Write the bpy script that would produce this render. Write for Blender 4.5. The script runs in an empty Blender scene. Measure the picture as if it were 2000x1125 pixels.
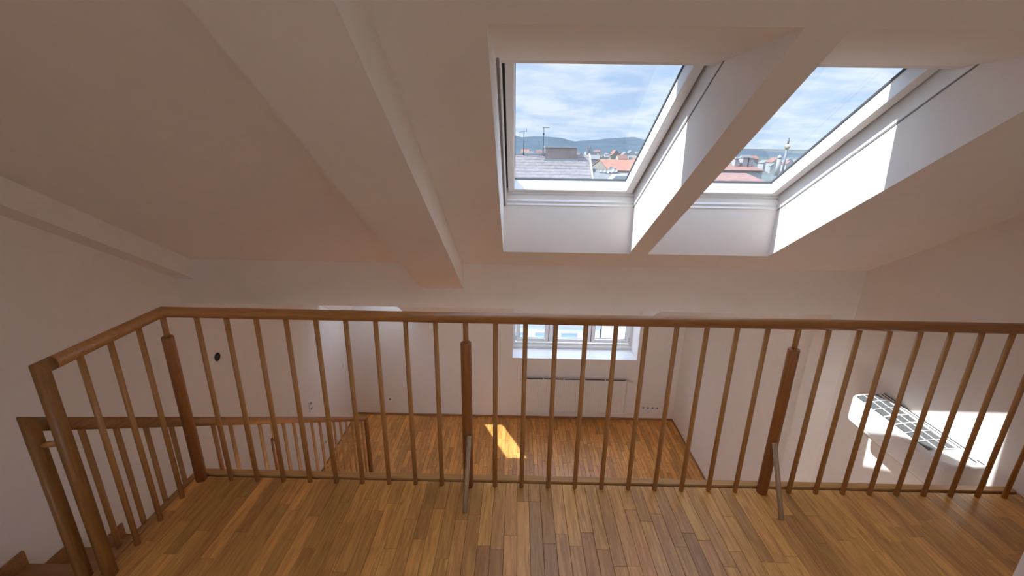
import bpy, bmesh, math, random
from mathutils import Vector, Matrix

random.seed(7)
S = bpy.context.scene
COL = S.collection

# ------------------------------------------------------------------ camera
F, PITCH, YAW, ROLL = 870.67, 0.31, 0.0102, 0.0153
CAM = Vector((0, 0, 1.75))
cp, sp, cy_, sy_, cr, sr = (math.cos(PITCH), math.sin(PITCH), math.cos(YAW),
                            math.sin(YAW), math.cos(ROLL), math.sin(ROLL))
RR = (Matrix(((cr, -sr, 0), (sr, cr, 0), (0, 0, 1))) @
      Matrix(((1, 0, 0), (0, cp, -sp), (0, sp, cp))) @
      Matrix(((1, 0, 0), (0, 0, -1), (0, 1, 0))) @
      Matrix(((cy_, sy_, 0), (-sy_, cy_, 0), (0, 0, 1))))
cam = bpy.data.cameras.new('camera')
cam.sensor_width = 36.0
cam.lens = F / 2000 * 36
cam.clip_start, cam.clip_end = 0.05, 20000
camo = bpy.data.objects.new('camera', cam)
COL.objects.link(camo)
camo.matrix_world = Matrix.Translation(CAM) @ Matrix((RR[0], -RR[1], -RR[2])).transposed().to_4x4()
S.camera = camo
S.cycles.max_bounces = 16
S.cycles.diffuse_bounces = 12
S.cycles.transparent_max_bounces = 16

def at(x, y, Y):
    """the point seen at pixel (x, y) of the 2000x1125 photograph at depth Y"""
    d = RR.transposed() @ Vector(((x - 1000) / F, (y - 562.5) / F, 1))
    return CAM + d * (Y / d.y)

# ------------------------------------------------------------------ exposure, sun, sky
vs = S.view_settings
vs.view_transform = 'Standard'
vs.look = 'None'
vs.exposure = 0.25
vs.gamma = 1.0
vs.use_curve_mapping = False

SUN_DIR = Vector((0.80, -0.08, -1.0)).normalized()
sun = bpy.data.lights.new('sun', 'SUN')
sun.energy = 15.5
sun.angle = math.radians(0.53)
sun.color = (1.0, 0.985, 0.95)
suno = bpy.data.objects.new('sun', sun)
COL.objects.link(suno)
suno.location = (-20, 5, 30)
suno.rotation_euler = SUN_DIR.to_track_quat('-Z', 'Y').to_euler()

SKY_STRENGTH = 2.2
wd = bpy.data.worlds.new('sky')
S.world = wd
wd.use_nodes = True
nt = wd.node_tree
nt.nodes.clear()
N = nt.nodes.new
out = N('ShaderNodeOutputWorld'); bg = N('ShaderNodeBackground')
tc = N('ShaderNodeTexCoord'); sx = N('ShaderNodeSeparateXYZ')
nt.links.new(tc.outputs['Generated'], sx.inputs[0])
# project the direction on a flat cloud layer: dir.xy / (z + .12)
ad = N('ShaderNodeMath'); ad.operation = 'ADD'; ad.inputs[1].default_value = 0.16
mx = N('ShaderNodeMath'); mx.operation = 'MAXIMUM'; mx.inputs[1].default_value = 0.0
nt.links.new(sx.outputs['Z'], mx.inputs[0]); nt.links.new(mx.outputs[0], ad.inputs[0])
dx = N('ShaderNodeMath'); dx.operation = 'DIVIDE'
dy = N('ShaderNodeMath'); dy.operation = 'DIVIDE'
nt.links.new(sx.outputs['X'], dx.inputs[0]); nt.links.new(ad.outputs[0], dx.inputs[1])
nt.links.new(sx.outputs['Y'], dy.inputs[0]); nt.links.new(ad.outputs[0], dy.inputs[1])
cb = N('ShaderNodeCombineXYZ')
nt.links.new(dx.outputs[0], cb.inputs[0]); nt.links.new(dy.outputs[0], cb.inputs[1])
n1 = N('ShaderNodeTexNoise'); n1.inputs['Scale'].default_value = 1.9
n1.inputs['Detail'].default_value = 9; n1.inputs['Roughness'].default_value = 0.56
n1.inputs['Distortion'].default_value = 0.35
nt.links.new(cb.outputs[0], n1.inputs['Vector'])
r1 = N('ShaderNodeValToRGB')
r1.color_ramp.elements[0].position = 0.36; r1.color_ramp.elements[0].color = (0, 0, 0, 1)
r1.color_ramp.elements[1].position = 0.62; r1.color_ramp.elements[1].color = (1, 1, 1, 1)
nt.links.new(n1.outputs['Fac'], r1.inputs[0])
r2 = N('ShaderNodeValToRGB')          # clear sky from the horizon up
e = r2.color_ramp.elements
e[0].position = 0.0; e[0].color = (0.53, 0.70, 0.92, 1)
e[1].position = 0.7; e[1].color = (0.28, 0.48, 0.93, 1)
k = e.new(0.16); k.color = (0.47, 0.63, 0.90, 1)
nt.links.new(sx.outputs['Z'], r2.inputs[0])
mc = N('ShaderNodeMix'); mc.data_type = 'RGBA'
nt.links.new(r1.outputs[0], mc.inputs['Factor'])
nt.links.new(r2.outputs[0], mc.inputs['A'])
mc.inputs['B'].default_value = (0.82, 0.89, 0.99, 1)
gl = N('ShaderNodeMath'); gl.operation = 'GREATER_THAN'; gl.inputs[1].default_value = 0.0
nt.links.new(sx.outputs['Z'], gl.inputs[0])
mg = N('ShaderNodeMix'); mg.data_type = 'RGBA'
nt.links.new(gl.outputs[0], mg.inputs['Factor'])
mg.inputs['A'].default_value = (0.30, 0.33, 0.33, 1)
nt.links.new(mc.outputs['Result'], mg.inputs['B'])
nt.links.new(mg.outputs['Result'], bg.inputs['Color'])
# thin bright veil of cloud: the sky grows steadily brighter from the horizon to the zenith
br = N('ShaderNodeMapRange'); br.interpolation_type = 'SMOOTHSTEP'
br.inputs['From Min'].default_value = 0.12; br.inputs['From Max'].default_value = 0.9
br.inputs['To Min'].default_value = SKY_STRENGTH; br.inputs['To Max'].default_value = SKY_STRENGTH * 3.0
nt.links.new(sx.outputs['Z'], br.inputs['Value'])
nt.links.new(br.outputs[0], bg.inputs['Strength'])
nt.links.new(bg.outputs[0], out.inputs['Surface'])

# ------------------------------------------------------------------ materials
def newmat(name):
    m = bpy.data.materials.new(name)
    m.use_nodes = True
    return m, m.node_tree, m.node_tree.nodes['Principled BSDF']

def plain(name, col, rough=0.5, metal=0.0, noise=0.0, nscale=30, bump=0.0):
    m, t, b = newmat(name)
    b.inputs['Base Color'].default_value = (*col, 1)
    b.inputs['Roughness'].default_value = rough
    b.inputs['Metallic'].default_value = metal
    if noise or bump:
        c = t.nodes.new('ShaderNodeTexCoord')
        n = t.nodes.new('ShaderNodeTexNoise')
        n.inputs['Scale'].default_value = nscale
        n.inputs['Detail'].default_value = 5
        t.links.new(c.outputs['Object'], n.inputs['Vector'])
        if noise:
            r = t.nodes.new('ShaderNodeValToRGB')
            r.color_ramp.elements[0].position = 0.3
            r.color_ramp.elements[1].position = 0.7
            r.color_ramp.elements[0].color = (*[x * (1 - noise) for x in col], 1)
            r.color_ramp.elements[1].color = (*[min(1, x * (1 + noise)) for x in col], 1)
            t.links.new(n.outputs['Fac'], r.inputs[0])
            t.links.new(r.outputs[0], b.inputs['Base Color'])
        if bump:
            u = t.nodes.new('ShaderNodeBump')
            u.inputs['Strength'].default_value = bump
            u.inputs['Distance'].default_value = 0.002
            t.links.new(n.outputs['Fac'], u.inputs['Height'])
            t.links.new(u.outputs[0], b.inputs['Normal'])
    return m

def wood(name, dark, light, scale, rough=0.35, tone=0.0, coat=0.0):
    """grain along the local axis that has the smallest scale; 'tone' attribute varies each plank"""
    m, t, b = newmat(name)
    L = t.links.new
    c = t.nodes.new('ShaderNodeTexCoord')
    mp = t.nodes.new('ShaderNodeMapping')
    mp.inputs['Scale'].default_value = scale
    L(c.outputs['Object'], mp.inputs['Vector'])
    n = t.nodes.new('ShaderNodeTexNoise')
    n.inputs['Scale'].default_value = 1.0
    n.inputs['Detail'].default_value = 6
    n.inputs['Distortion'].default_value = 1.2
    fac = None
    if tone:
        a = t.nodes.new('ShaderNodeAttribute'); a.attribute_name = 'tone'
        off = t.nodes.new('ShaderNodeVectorMath'); off.operation = 'MULTIPLY_ADD'
        off.inputs[1].default_value = (37, 53, 71)
        L(a.outputs['Color'], off.inputs[0]); L(mp.outputs[0], off.inputs[2])
        L(off.outputs[0], n.inputs['Vector'])
    else:
        L(mp.outputs[0], n.inputs['Vector'])
    r = t.nodes.new('ShaderNodeValToRGB')
    r.color_ramp.elements[0].position = 0.28; r.color_ramp.elements[0].color = (*dark, 1)
    r.color_ramp.elements[1].position = 0.66; r.color_ramp.elements[1].color = (*light, 1)
    L(n.outputs['Fac'], r.inputs[0])
    colout = r.outputs[0]
    if tone:
        mr = t.nodes.new('ShaderNodeMapRange')
        mr.inputs['To Min'].default_value = 1 - tone
        mr.inputs['To Max'].default_value = 1 + tone
        sep = t.nodes.new('ShaderNodeSeparateColor')
        L(a.outputs['Color'], sep.inputs[0]); L(sep.outputs['Red'], mr.inputs['Value'])
        v = t.nodes.new('ShaderNodeHueSaturation')
        L(mr.outputs[0], v.inputs['Value']); L(colout, v.inputs['Color'])
        hm = t.nodes.new('ShaderNodeMapRange')
        hm.inputs['To Min'].default_value = 0.495; hm.inputs['To Max'].default_value = 0.505
        L(sep.outputs['Green'], hm.inputs['Value']); L(hm.outputs[0], v.inputs['Hue'])
        colout = v.outputs[0]
    L(colout, b.inputs['Base Color'])
    b.inputs['Roughness'].default_value = rough
    b.inputs['Coat Weight'].default_value = coat
    b.inputs['Coat Roughness'].default_value = 0.28
    u = t.nodes.new('ShaderNodeBump'); u.inputs['Strength'].default_value = 0.12
    u.inputs['Distance'].default_value = 0.001
    L(n.outputs['Fac'], u.inputs['Height']); L(u.outputs[0], b.inputs['Normal'])
    return m

def glass(name, tint=(0.93, 0.96, 0.97)):
    m = bpy.data.materials.new(name); m.use_nodes = True
    t = m.node_tree; t.nodes.clear()
    o = t.nodes.new('ShaderNodeOutputMaterial')
    mixs = t.nodes.new('ShaderNodeMixShader')
    tr = t.nodes.new('ShaderNodeBsdfTransparent'); tr.inputs[0].default_value = (*tint, 1)
    g = t.nodes.new('ShaderNodeBsdfGlossy'); g.inputs['Roughness'].default_value = 0.02
    lw = t.nodes.new('ShaderNodeLayerWeight'); lw.inputs[0].default_value = 0.5
    pw = t.nodes.new('ShaderNodeMath'); pw.operation = 'POWER'; pw.inputs[1].default_value = 5
    ma = t.nodes.new('ShaderNodeMath'); ma.operation = 'MULTIPLY_ADD'
    ma.inputs[1].default_value = 0.6; ma.inputs[2].default_value = 0.025
    t.links.new(lw.outputs['Facing'], pw.inputs[0]); t.links.new(pw.outputs[0], ma.inputs[0])
    t.links.new(ma.outputs[0], mixs.inputs[0])
    t.links.new(tr.outputs[0], mixs.inputs[1]); t.links.new(g.outputs[0], mixs.inputs[2])
    t.links.new(mixs.outputs[0], o.inputs['Surface'])
    return m

PLASTER = plain('white_plaster', (0.84, 0.80, 0.76), 0.85, noise=0.015, nscale=9, bump=0.25)
LACQUER = plain('white_lacquer', (0.86, 0.86, 0.85), 0.35)
PLASTIC = plain('white_plastic', (0.84, 0.84, 0.83), 0.4)
RADWHITE = plain('radiator_enamel', (0.80, 0.78, 0.74), 0.4)
DARK = plain('dark_slot', (0.03, 0.03, 0.03), 0.7)
SEAL = plain('grey_rubber_seal', (0.08, 0.08, 0.085), 0.6)
MESHGREY = plain('grey_intake_mesh', (0.13, 0.135, 0.14), 0.6, noise=0.25, nscale=300)
STEEL = plain('brushed_steel', (0.55, 0.55, 0.55), 0.35, 1.0)
OAK = wood('oak_parquet', (0.42, 0.190, 0.042), (0.70, 0.365, 0.100), (55, 4.5, 30), 0.40, tone=0.26, coat=0.25)
OAKLOW = wood('oak_parquet_lower_lit', (0.50, 0.225, 0.050), (0.80, 0.420, 0.120), (55, 4.5, 30), 0.42, tone=0.24, coat=0.15)  # same oak, lightened to stand in for stronger light on the lower floor
OAKTRIM = wood('oak_trim', (0.44, 0.225, 0.070), (0.60, 0.33, 0.115), (4, 60, 60), 0.36)
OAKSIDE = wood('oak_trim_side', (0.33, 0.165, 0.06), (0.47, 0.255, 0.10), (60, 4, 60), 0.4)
BEECH = wood('beech_rod', (0.36, 0.170, 0.050), (0.48, 0.245, 0.082), (70, 70, 5), 0.42)
BEECHRAIL = wood('beech_handrail', (0.36, 0.155, 0.045), (0.50, 0.235, 0.075), (5, 70, 70), 0.36)
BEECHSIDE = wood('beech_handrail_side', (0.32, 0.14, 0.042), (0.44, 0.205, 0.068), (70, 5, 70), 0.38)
NEWELWOOD = wood('shaded_beech_newel', (0.22, 0.100, 0.026), (0.31, 0.150, 0.042), (60, 60, 5), 0.42)  # beech darkened to put the dim left corner's shade into the colour
POSTWOOD = wood('cherry_post', (0.27, 0.100, 0.026), (0.37, 0.150, 0.044), (60, 60, 5), 0.4)
BRACEWOOD = wood('grey_beech_brace', (0.36, 0.245, 0.135), (0.46, 0.33, 0.20), (70, 70, 5), 0.5)
STAIRWOOD = wood('oak_stair', (0.28, 0.135, 0.05), (0.40, 0.21, 0.085), (4, 50, 50), 0.45)
GLASS = glass('sun_protection_glass', (0.625, 0.640, 0.650))
CLEAR = glass('clear_window_glass', (0.98, 0.98, 0.98))

# ------------------------------------------------------------------ mesh helpers
class MB:
    def __init__(s):
        s.v = []; s.f = []; s.mi = []; s.sm = []
    def add(s, vs_, fs, mi=0, smooth=False):
        o = len(s.v)
        s.v += [tuple(v) for v in vs_]
        for f in fs:
            s.f.append([i + o for i in f]); s.mi.append(mi); s.sm.append(smooth)
    def quad(s, a, b, c, d, mi=0):
        s.add([a, b, c, d], [(0, 1, 2, 3)], mi)
    def box(s, x0, x1, y0, y1, z0, z1, mi=0, fn=None, bev=0.0):
        if bev:
            return s.bbox(x0, x1, y0, y1, z0, z1, bev, mi, fn)
        P = [(x, y, z) for x in (x0, x1) for y in (y0, y1) for z in (z0, z1)]
        if fn: P = [fn(*p) for p in P]
        s.add(P, [(0, 1, 3, 2), (4, 6, 7, 5), (0, 4, 5, 1), (2, 3, 7, 6), (0, 2, 6, 4), (1, 5, 7, 3)], mi)
    def bbox(s, x0, x1, y0, y1, z0, z1, b, mi=0, fn=None):
        """box with chamfered edges"""
        bm = bmesh.new()
        bmesh.ops.create_cube(bm, size=1)
        for v in bm.verts:
            v.co = ((x0 + x1) / 2 + v.co.x * (x1 - x0), (y0 + y1) / 2 + v.co.y * (y1 - y0), (z0 + z1) / 2 + v.co.z * (z1 - z0))
        bmesh.ops.bevel(bm, geom=bm.edges[:], offset=b, segments=1, affect='EDGES', profile=0.5)
        bm.verts.index_update()
        s.add([fn(*v.co) if fn else v.co[:] for v in bm.verts], [[v.index for v in f.verts] for f in bm.faces], mi)
        bm.free()
    def prism(s, poly, a0, a1, axis='x', mi=0):
        """polygon of 2D points extruded along an axis: x -> (y,z), y -> (x,z), z -> (x,y)"""
        def pt(p, a):
            return (a, p[0], p[1]) if axis == 'x' else (p[0], a, p[1]) if axis == 'y' else (p[0], p[1], a)
        n = len(poly)
        s.add([pt(p, a0) for p in poly] + [pt(p, a1) for p in poly],
              [list(range(n)), list(range(2 * n - 1, n - 1, -1))] +
              [(i, i + n, (i + 1) % n + n, (i + 1) % n) for i in range(n)], mi)
    def tube(s, pts, r, n=14, mi=0, caps=True):
        pts = [Vector(p) for p in pts]
        rr = r if isinstance(r, (list, tuple)) else [r] * len(pts)
        d0 = (pts[1] - pts[0]).normalized()
        up = Vector((0, 0, 1)) if abs(d0.z) < 0.9 else Vector((0, 1, 0))
        a = d0.cross(up).normalized(); b = a.cross(d0).normalized()
        rings = []
        for i, p in enumerate(pts):
            if i == 0: nrm = d0; din = d0
            elif i == len(pts) - 1:
                nrm = din = (pts[i] - pts[i - 1]).normalized()
            else:
                din = (pts[i] - pts[i - 1]).normalized()
                nrm = (din + (pts[i + 1] - pts[i]).normalized()).normalized()
            if i > 0:
                q = dprev.rotation_difference(din)
                a = q @ a; b = q @ b
            dprev = din
            ring = []
            for k_ in range(n):
                t = 2 * math.pi * k_ / n
                o = a * math.cos(t) * rr[i] + b * math.sin(t) * rr[i]
                den = din.dot(nrm)
                o = o - din * (o.dot(nrm) / den)      # slide onto the mitre plane
                ring.append(p + o)
            rings.append(ring)
        base = [v for ring in rings for v in ring]
        fs = []
        for i in range(len(pts) - 1):
            for k_ in range(n):
                fs.append((i * n + k_, i * n + (k_ + 1) % n, (i + 1) * n + (k_ + 1) % n, (i + 1) * n + k_))
        o = len(s.v)
        s.add(base, fs, mi, True)
        if caps:
            s.f.append([o + k_ for k_ in range(n - 1, -1, -1)]); s.mi.append(mi); s.sm.append(False)
            e_ = o + (len(pts) - 1) * n
            s.f.append([e_ + k_ for k_ in range(n)]); s.mi.append(mi); s.sm.append(False)
    def build(s, name, mats, parent=None, origin=None, tone=None, norm=True):
        me = bpy.data.meshes.new(name)
        o = Vector(origin) if origin else Vector((0, 0, 0))
        me.from_pydata([Vector(v) - o for v in s.v], [], s.f)
        if not isinstance(mats, (list, tuple)): mats = [mats]
        for m in mats: me.materials.append(m)
        me.polygons.foreach_set('material_index', s.mi)
        me.polygons.foreach_set('use_smooth', s.sm)
        me.update()
        if norm:
            bm = bmesh.new(); bm.from_mesh(me)
            bmesh.ops.recalc_face_normals(bm, faces=bm.faces[:])
            bm.to_mesh(me); bm.free()
        if tone is not None:
            at_ = me.attributes.new('tone', 'FLOAT_COLOR', 'POINT')
            buf = []
            if isinstance(tone, tuple):
                buf = list(tone) * len(me.vertices)
            else:
                for t_ in tone: buf += list(t_)
            at_.data.foreach_set('color', buf)
        ob = bpy.data.objects.new(name, me)
        COL.objects.link(ob)
        ob.location = o
        if parent:
            ob.parent = parent
            p_ = parent; w_ = Vector((0, 0, 0))
            while p_:
                w_ += p_.location; p_ = p_.parent
            ob.location = o - w_
        return ob

def tag(o, label=None, cat=None, group=None, kind=None):
    if label: o['label'] = label
    if cat: o['category'] = cat
    if group: o['group'] = group
    if kind: o['kind'] = kind
    return o

def thing(name, label, cat, loc=(0, 0, 0), group=None):
    o = bpy.data.objects.new(name, None)
    COL.objects.link(o); o.location = loc; o.empty_display_size = 0.1
    return tag(o, label, cat, group)

def struct(o, label):
    return tag(o, label, kind='structure')

def copy_tree(o, parent=None):
    c = o.copy(); COL.objects.link(c)
    if parent: c.parent = parent
    for ch in list(o.children): copy_tree(ch, c)
    return c

# ------------------------------------------------------------------ room measures
XL, XW = -2.734, 2.730          # side walls
H = 2.734                       # lower floor below the gallery
YF = 6.672                      # far wall
SN, CS = 0.5299, 0.8480         # roof pitch 32 degrees
D0 = 2.52                       # inner roof plane  SN*Y + CS*z = D0
def rz(Y, o=0.0): return (D0 + o - SN * Y) / CS

# ------------------------------------------------------------------ roof slabs with splayed openings
def roof_slab(name, x0, x1, y0, y1, oi, oo, holes, label, reveal=None):
    """holes: dicts inner=(x0,x1,y0,y1) at offset oi, outer=(x0,x1,y0,y1) at offset oo"""
    mb = MB()
    for o, key in ((oi, 'inner'), (oo, 'outer')):
        xs = sorted({x0, x1} | {h[key][i] for h in holes for i in (0, 1)})
        ys = sorted({y0, y1} | {h[key][i] for h in holes for i in (2, 3)})
        for i in range(len(xs) - 1):
            for j in range(len(ys) - 1):
                cx, cy = (xs[i] + xs[i + 1]) / 2, (ys[j] + ys[j + 1]) / 2
                if any(h[key][0] < cx < h[key][1] and h[key][2] < cy < h[key][3] for h in holes): continue
                mb.quad(*[(x, y, rz(y, o)) for x, y in ((xs[i], ys[j]), (xs[i + 1], ys[j]), (xs[i + 1], ys[j + 1]), (xs[i], ys[j + 1]))])
    for h in holes:
        a, b = h['inner'], h['outer']
        ci = [(a[0], a[2]), (a[1], a[2]), (a[1], a[3]), (a[0], a[3])]
        co = [(b[0], b[2]), (b[1], b[2]), (b[1], b[3]), (b[0], b[3])]
        for i in range(4):
            if i in h.get('skip', ()): continue
            j = (i + 1) % 4
            mb.quad((*ci[i], rz(ci[i][1], oi)), (*ci[j], rz(ci[j][1], oi)), (*co[j], rz(co[j][1], oo)), (*co[i], rz(co[i][1], oo)))
    for y in (y0, y1):
        mb.quad((x0, y, rz(y, oi)), (x1, y, rz(y, oi)), (x1, y, rz(y, oo)), (x0, y, rz(y, oo)))
    for x in (x0, x1):
        mb.quad((x, y0, rz(y0, oi)), (x, y1, rz(y1, oi)), (x, y1, rz(y1, oo)), (x, y0, rz(y0, oo)))
    o = mb.build(name, PLASTER, norm=False)
    return struct(o, label)

OO = 0.335
ZH = 2.0775
yh_in = 1.431
yh_out = (D0 + OO - CS * ZH) / SN
YS = 3.118
SKY = [(-0.098, 0.800), (0.932, 1.790)]
holes = [dict(inner=(a, b, yh_in, YS), outer=(a, b, yh_out, YS)) for a, b in SKY]
roof_slab('ceiling', XL - 0.15, XW + 0.15, -0.4, 3.46, 0.0, OO, holes,
          'white plastered sloping ceiling with two deep skylight openings')

# lower roof behind the purlin casing, set further out
O2 = 0.21
L3 = dict(inner=(XL + 0.01, -1.66, 5.80, 6.665), outer=(-2.42, -1.66, 5.80, 6.665))
DX0, DX1 = -0.04, 2.01
L4 = dict(inner=(DX0, DX1, 5.20, YF + 0.02), outer=(DX0, DX1, 5.20, YF + 0.02), skip=(1, 2, 3))
roof_slab('ceiling', XL - 0.15, XW + 0.15, 3.42, 5.16, O2, 0.36, [],
          'middle part of the white sloping ceiling beyond the purlin casing')
roof_slab('ceiling', XL - 0.15, XW + 0.15, 5.16, YF + 0.03, O2, O2 + .4, [L3, L4],
          'lowest part of the white sloping ceiling with the dormer and the low skylight')

# flat ceiling over the back of the gallery
mb = MB(); mb.box(XL - .15, XW + .15, -1.40, -0.38, rz(-0.4), rz(-0.4) + .2)
struct(mb.build('ceiling', PLASTER), 'flat white ceiling over the back of the gallery')

# purlin casing, pilaster, rafter casings
mb = MB()
mb.prism([(3.39, 0.487), (3.56, 0.487), (3.56, rz(3.56, .3)), (3.39, rz(3.39) + .05)], XL - .02, XW + .02)
struct(mb.build('trim_1', PLASTER), 'white boxed purlin running across the foot of the upper ceiling')
mb = MB(); mb.box(2.545, XW + .02, 3.392, 3.55, -H, 0.49)
struct(mb.build('trim_2', PLASTER), 'shallow white pilaster on the wall under the end of the boxed purlin')
mb = MB()
mb.prism([(-0.3, rz(-0.3, -.17)), (3.42, rz(3.42, -.17)), (3.42, rz(3.42) + .02), (-0.3, rz(-0.3) + .02)], -0.767, -0.422)
struct(mb.build('trim_3', PLASTER), 'wide white boxed rafter running down the sloping ceiling')
mb = MB()
mb.prism([(-0.3, rz(-0.3, -.136)), (3.42, rz(3.42, -.136)), (3.42, rz(3.42) + .02), (-0.3, rz(-0.3) + .02)], XL - .02, -2.58)
struct(mb.build('trim_4', PLASTER), 'narrow white boxed rafter where the sloping ceiling meets the stair wall')

# side walls follow the roof line
def side_wall(name, x0, x1, label):
    mb = MB()
    t = 0.03
    mb.prism([(-1.35, -H - .3), (YF + .6, -H - .3), (YF + .6, rz(YF, O2) + t), (YF, rz(YF, O2) + t),
              (3.5, rz(3.5, O2) + t), (3.5, rz(3.5) + t), (-0.38, rz(-0.38) + t), (-1.35, rz(-0.4) + t)], x0, x1)
    return struct(mb.build(name, PLASTER), label)
wall_left = side_wall('wall_left', XL - .18, XL, 'white plastered wall along the staircase')
wall_right = side_wall('wall_right', XW, XW + .18, 'white plastered wall that carries the air conditioner')
# far wall with the dormer recess
mb = MB()
zt = rz(YF, O2) + .06
mb.box(XL - .1, DX0, YF, YF + .60, -H - .3, zt)
mb.box(DX1, XW + .1, YF, YF + .60, -H - .3, zt)
mb.box(DX0, DX1, YF, YF + .60, -H - .3, -1.60)
struct(mb.build('wall_far', PLASTER), 'low white far wall with the dormer window recess and radiator')
# dormer cheeks and head
mb = MB()
ch = [(5.0, 0.06), (5.0, rz(5.0, O2) + .002), (YF, rz(YF, O2) + .002), (YF + .6, zt - .02), (YF + .6, 0.06)]
mb.prism(ch, DX0 - .14, DX0); mb.prism(ch, DX1, DX1 + .14)
mb.box(DX0 - .14, DX1 + .14, 4.95, YF + .62, 0.06, 0.16)
struct(mb.build('trim_5', PLASTER), 'white dormer cheeks and head around the casement window')
# wall behind the viewer: gallery window and lower glazing are added for fill light
YB = -1.2
WB = [(-0.9, 1.3, 0.95, 2.15), (-2.62, 0.45, -H + .06, -.36)]
zc = rz(-0.4)
mb = MB()
mb.box(XL - .1, WB[0][0], YB - .15, YB, -.3, zc); mb.box(WB[0][1], XW + .1, YB - .15, YB, -.3, zc)
mb.box(WB[0][0], WB[0][1], YB - .15, YB, -.3, WB[0][2]); mb.box(WB[0][0], WB[0][1], YB - .15, YB, WB[0][3], zc)
mb.box(XL - .1, WB[1][0], YB - .15, YB, -H - .3, -.3)
mb.box(WB[1][1], XW + .1, YB - .15, YB, -H - .3, -.3)
for a, b, c, d in WB[1:]:
    mb.box(a, b, YB - .15, YB, -H - .3, c); mb.box(a, b, YB - .15, YB, d, -.3)
struct(mb.build('wall_near', PLASTER), 'white wall behind the viewer with an added fill window and added fill glazing below')
mb = MB(); mb.box(1.893, XW + .02, 0.95, 1.30, -.02, rz(1.0) + .1)
struct(mb.build('trim_6', PLASTER), 'white wall end beside the gallery floor near the corner of the view')

# ------------------------------------------------------------------ lower floor
def parquet(name, x0, x1, y0, y1, ztop, w, lmin, lmax, rng, parent=None, mat=None):
    mb = MB(); tones = []
    x = x0
    while x < x1 - .004:
        xe = min(x + w, x1)
        y = y0 - rng.random() * lmin
        while y < y1:
            ye = y + rng.uniform(lmin, lmax)
            a, b = max(y, y0), min(ye, y1)
            if b - a > .01:
                g = .0006
                n0 = len(mb.v)
                c = .0012
                P = [(x + g, a + g, ztop - .006), (xe - g, a + g, ztop - .006), (xe - g, b - g, ztop - .006), (x + g, b - g, ztop - .006),
                     (x + g + c, a + g + c, ztop), (xe - g - c, a + g + c, ztop), (xe - g - c, b - g - c, ztop), (x + g + c, b - g - c, ztop)]
                mb.add(P, [(4, 5, 6, 7), (0, 1, 5, 4), (1, 2, 6, 5), (2, 3, 7, 6), (3, 0, 4, 7)])
                t = (rng.random(), rng.random(), rng.random(), 1)
                tones += [t] * 8
            y = ye
        x = xe
    o = mb.build(name, mat or OAK, parent, tone=tones)
    o['kind'] = 'stuff'
    return o

rng = random.Random(11)
mb = MB(); mb.box(XL - .1, XW + .1, -1.2, YF + .1, -H - .3, -H - .005)
floor = struct(mb.build('floor', plain('subfloor', (0.12, 0.07, 0.03), 0.8)), 'oak parquet floor of the lower room')
parquet('parquet_field', XL, XW, -1.2, YF, -H, .062, .35, .62, rng, floor, OAKLOW)
# skirting boards of the lower room
mb = MB(); mb.box(XL, DX0 + .02, YF - .014, YF, -H, -H + .038, bev=.003); mb.box(DX0 + .02, XW, YF - .014, YF, -H, -H + .038, bev=.003)
struct(mb.build('baseboard_far', STAIRWOOD), 'low brown wooden skirting along the far wall')
mb = MB(); mb.box(XW - .013, XW, 3.56, YF, -H, -H + .03, bev=.003)
struct(mb.build('baseboard_right', STAIRWOOD), 'low brown wooden skirting along the wall under the pilaster')
mb = MB(); mb.box(XL, XL + .013, 5.15, YF, -H, -H + .03, bev=.003)
struct(mb.build('baseboard_left', STAIRWOOD), 'low brown wooden skirting beyond the foot of the stairs')

# ------------------------------------------------------------------ gallery floor
GX = -1.757                     # open edge towards the stairs
GY = 2.030                      # open edge towards the lower room
Y_ST = 1.07                     # first nosing of the stairs
mb = MB()
mb.box(GX, XW, -1.2, GY - .002, -.28, -.014)
mb.box(XL, GX, -1.2, Y_ST, -.28, -.014)
gal = struct(mb.build('floor', PLASTER), 'oak parquet floor of the gallery behind the railing')
mb = MB(); mb.box(GX + .002, XW - .002, 2.000, GY + .010, -.03, .006, bev=.002)
mb.build('edge_board', OAKTRIM, gal)
mb = MB(); mb.box(GX - .006, GX + .026, Y_ST, GY + .006, -.03, .004, bev=.002)
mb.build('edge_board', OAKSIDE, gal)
mb = MB(); mb.box(GX + .02, XW, 1.975, 2.01, -.0142, -.0125)
mb.build('joint', DARK, gal)
# planks that show in the photograph, each an object of its own
w = 0.0605
x = GX + .0265
YE = 1.986
npl = 0
while x < XW - .01:
    xe = min(x + w, XW)
    y = YE
    first = True
    while y > 0.95:
        ln = rng.uniform(.12, .5) if first else rng.uniform(.36, .62)
        first = False
        ya = max(y - ln, 0.80)
        if ya < .95: ya = .80
        cx, cyy = (x + xe) / 2, (y + ya) / 2
        hx, hy = (xe - x) / 2 - .0005, (y - ya) / 2 - .0005
        c = .0011
        P = [(-hx, -hy, -.013), (hx, -hy, -.013), (hx, hy, -.013), (-hx, hy, -.013),
             (-hx, -hy, -c), (hx, -hy, -c), (hx, hy, -c), (-hx, hy, -c),
             (-hx + c, -hy + c, 0), (hx - c, -hy + c, 0), (hx - c, hy - c, 0), (-hx + c, hy - c, 0)]
        fs = [(8, 9, 10, 11)]
        for q in (0, 4):
            for i in range(4):
                fs.append((q + i, q + (i + 1) % 4, q + 4 + (i + 1) % 4, q + 4 + i))
        pb = MB(); pb.add([(p[0] + cx, p[1] + cyy, p[2]) for p in P], fs)
        pb.build('plank', OAK, gal, origin=(cx, cyy, 0), tone=(rng.random(), rng.random(), rng.random(), 1))
        npl += 1
        y = ya
    x = xe
parquet('plank_field', GX + .0265, XW, -1.2, 0.80, 0.0, w, .35, .62, rng, gal)
parquet('plank_field', XL, GX + .0265, -1.2, Y_ST - .03, 0.0, w, .35, .62, rng, gal)

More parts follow.
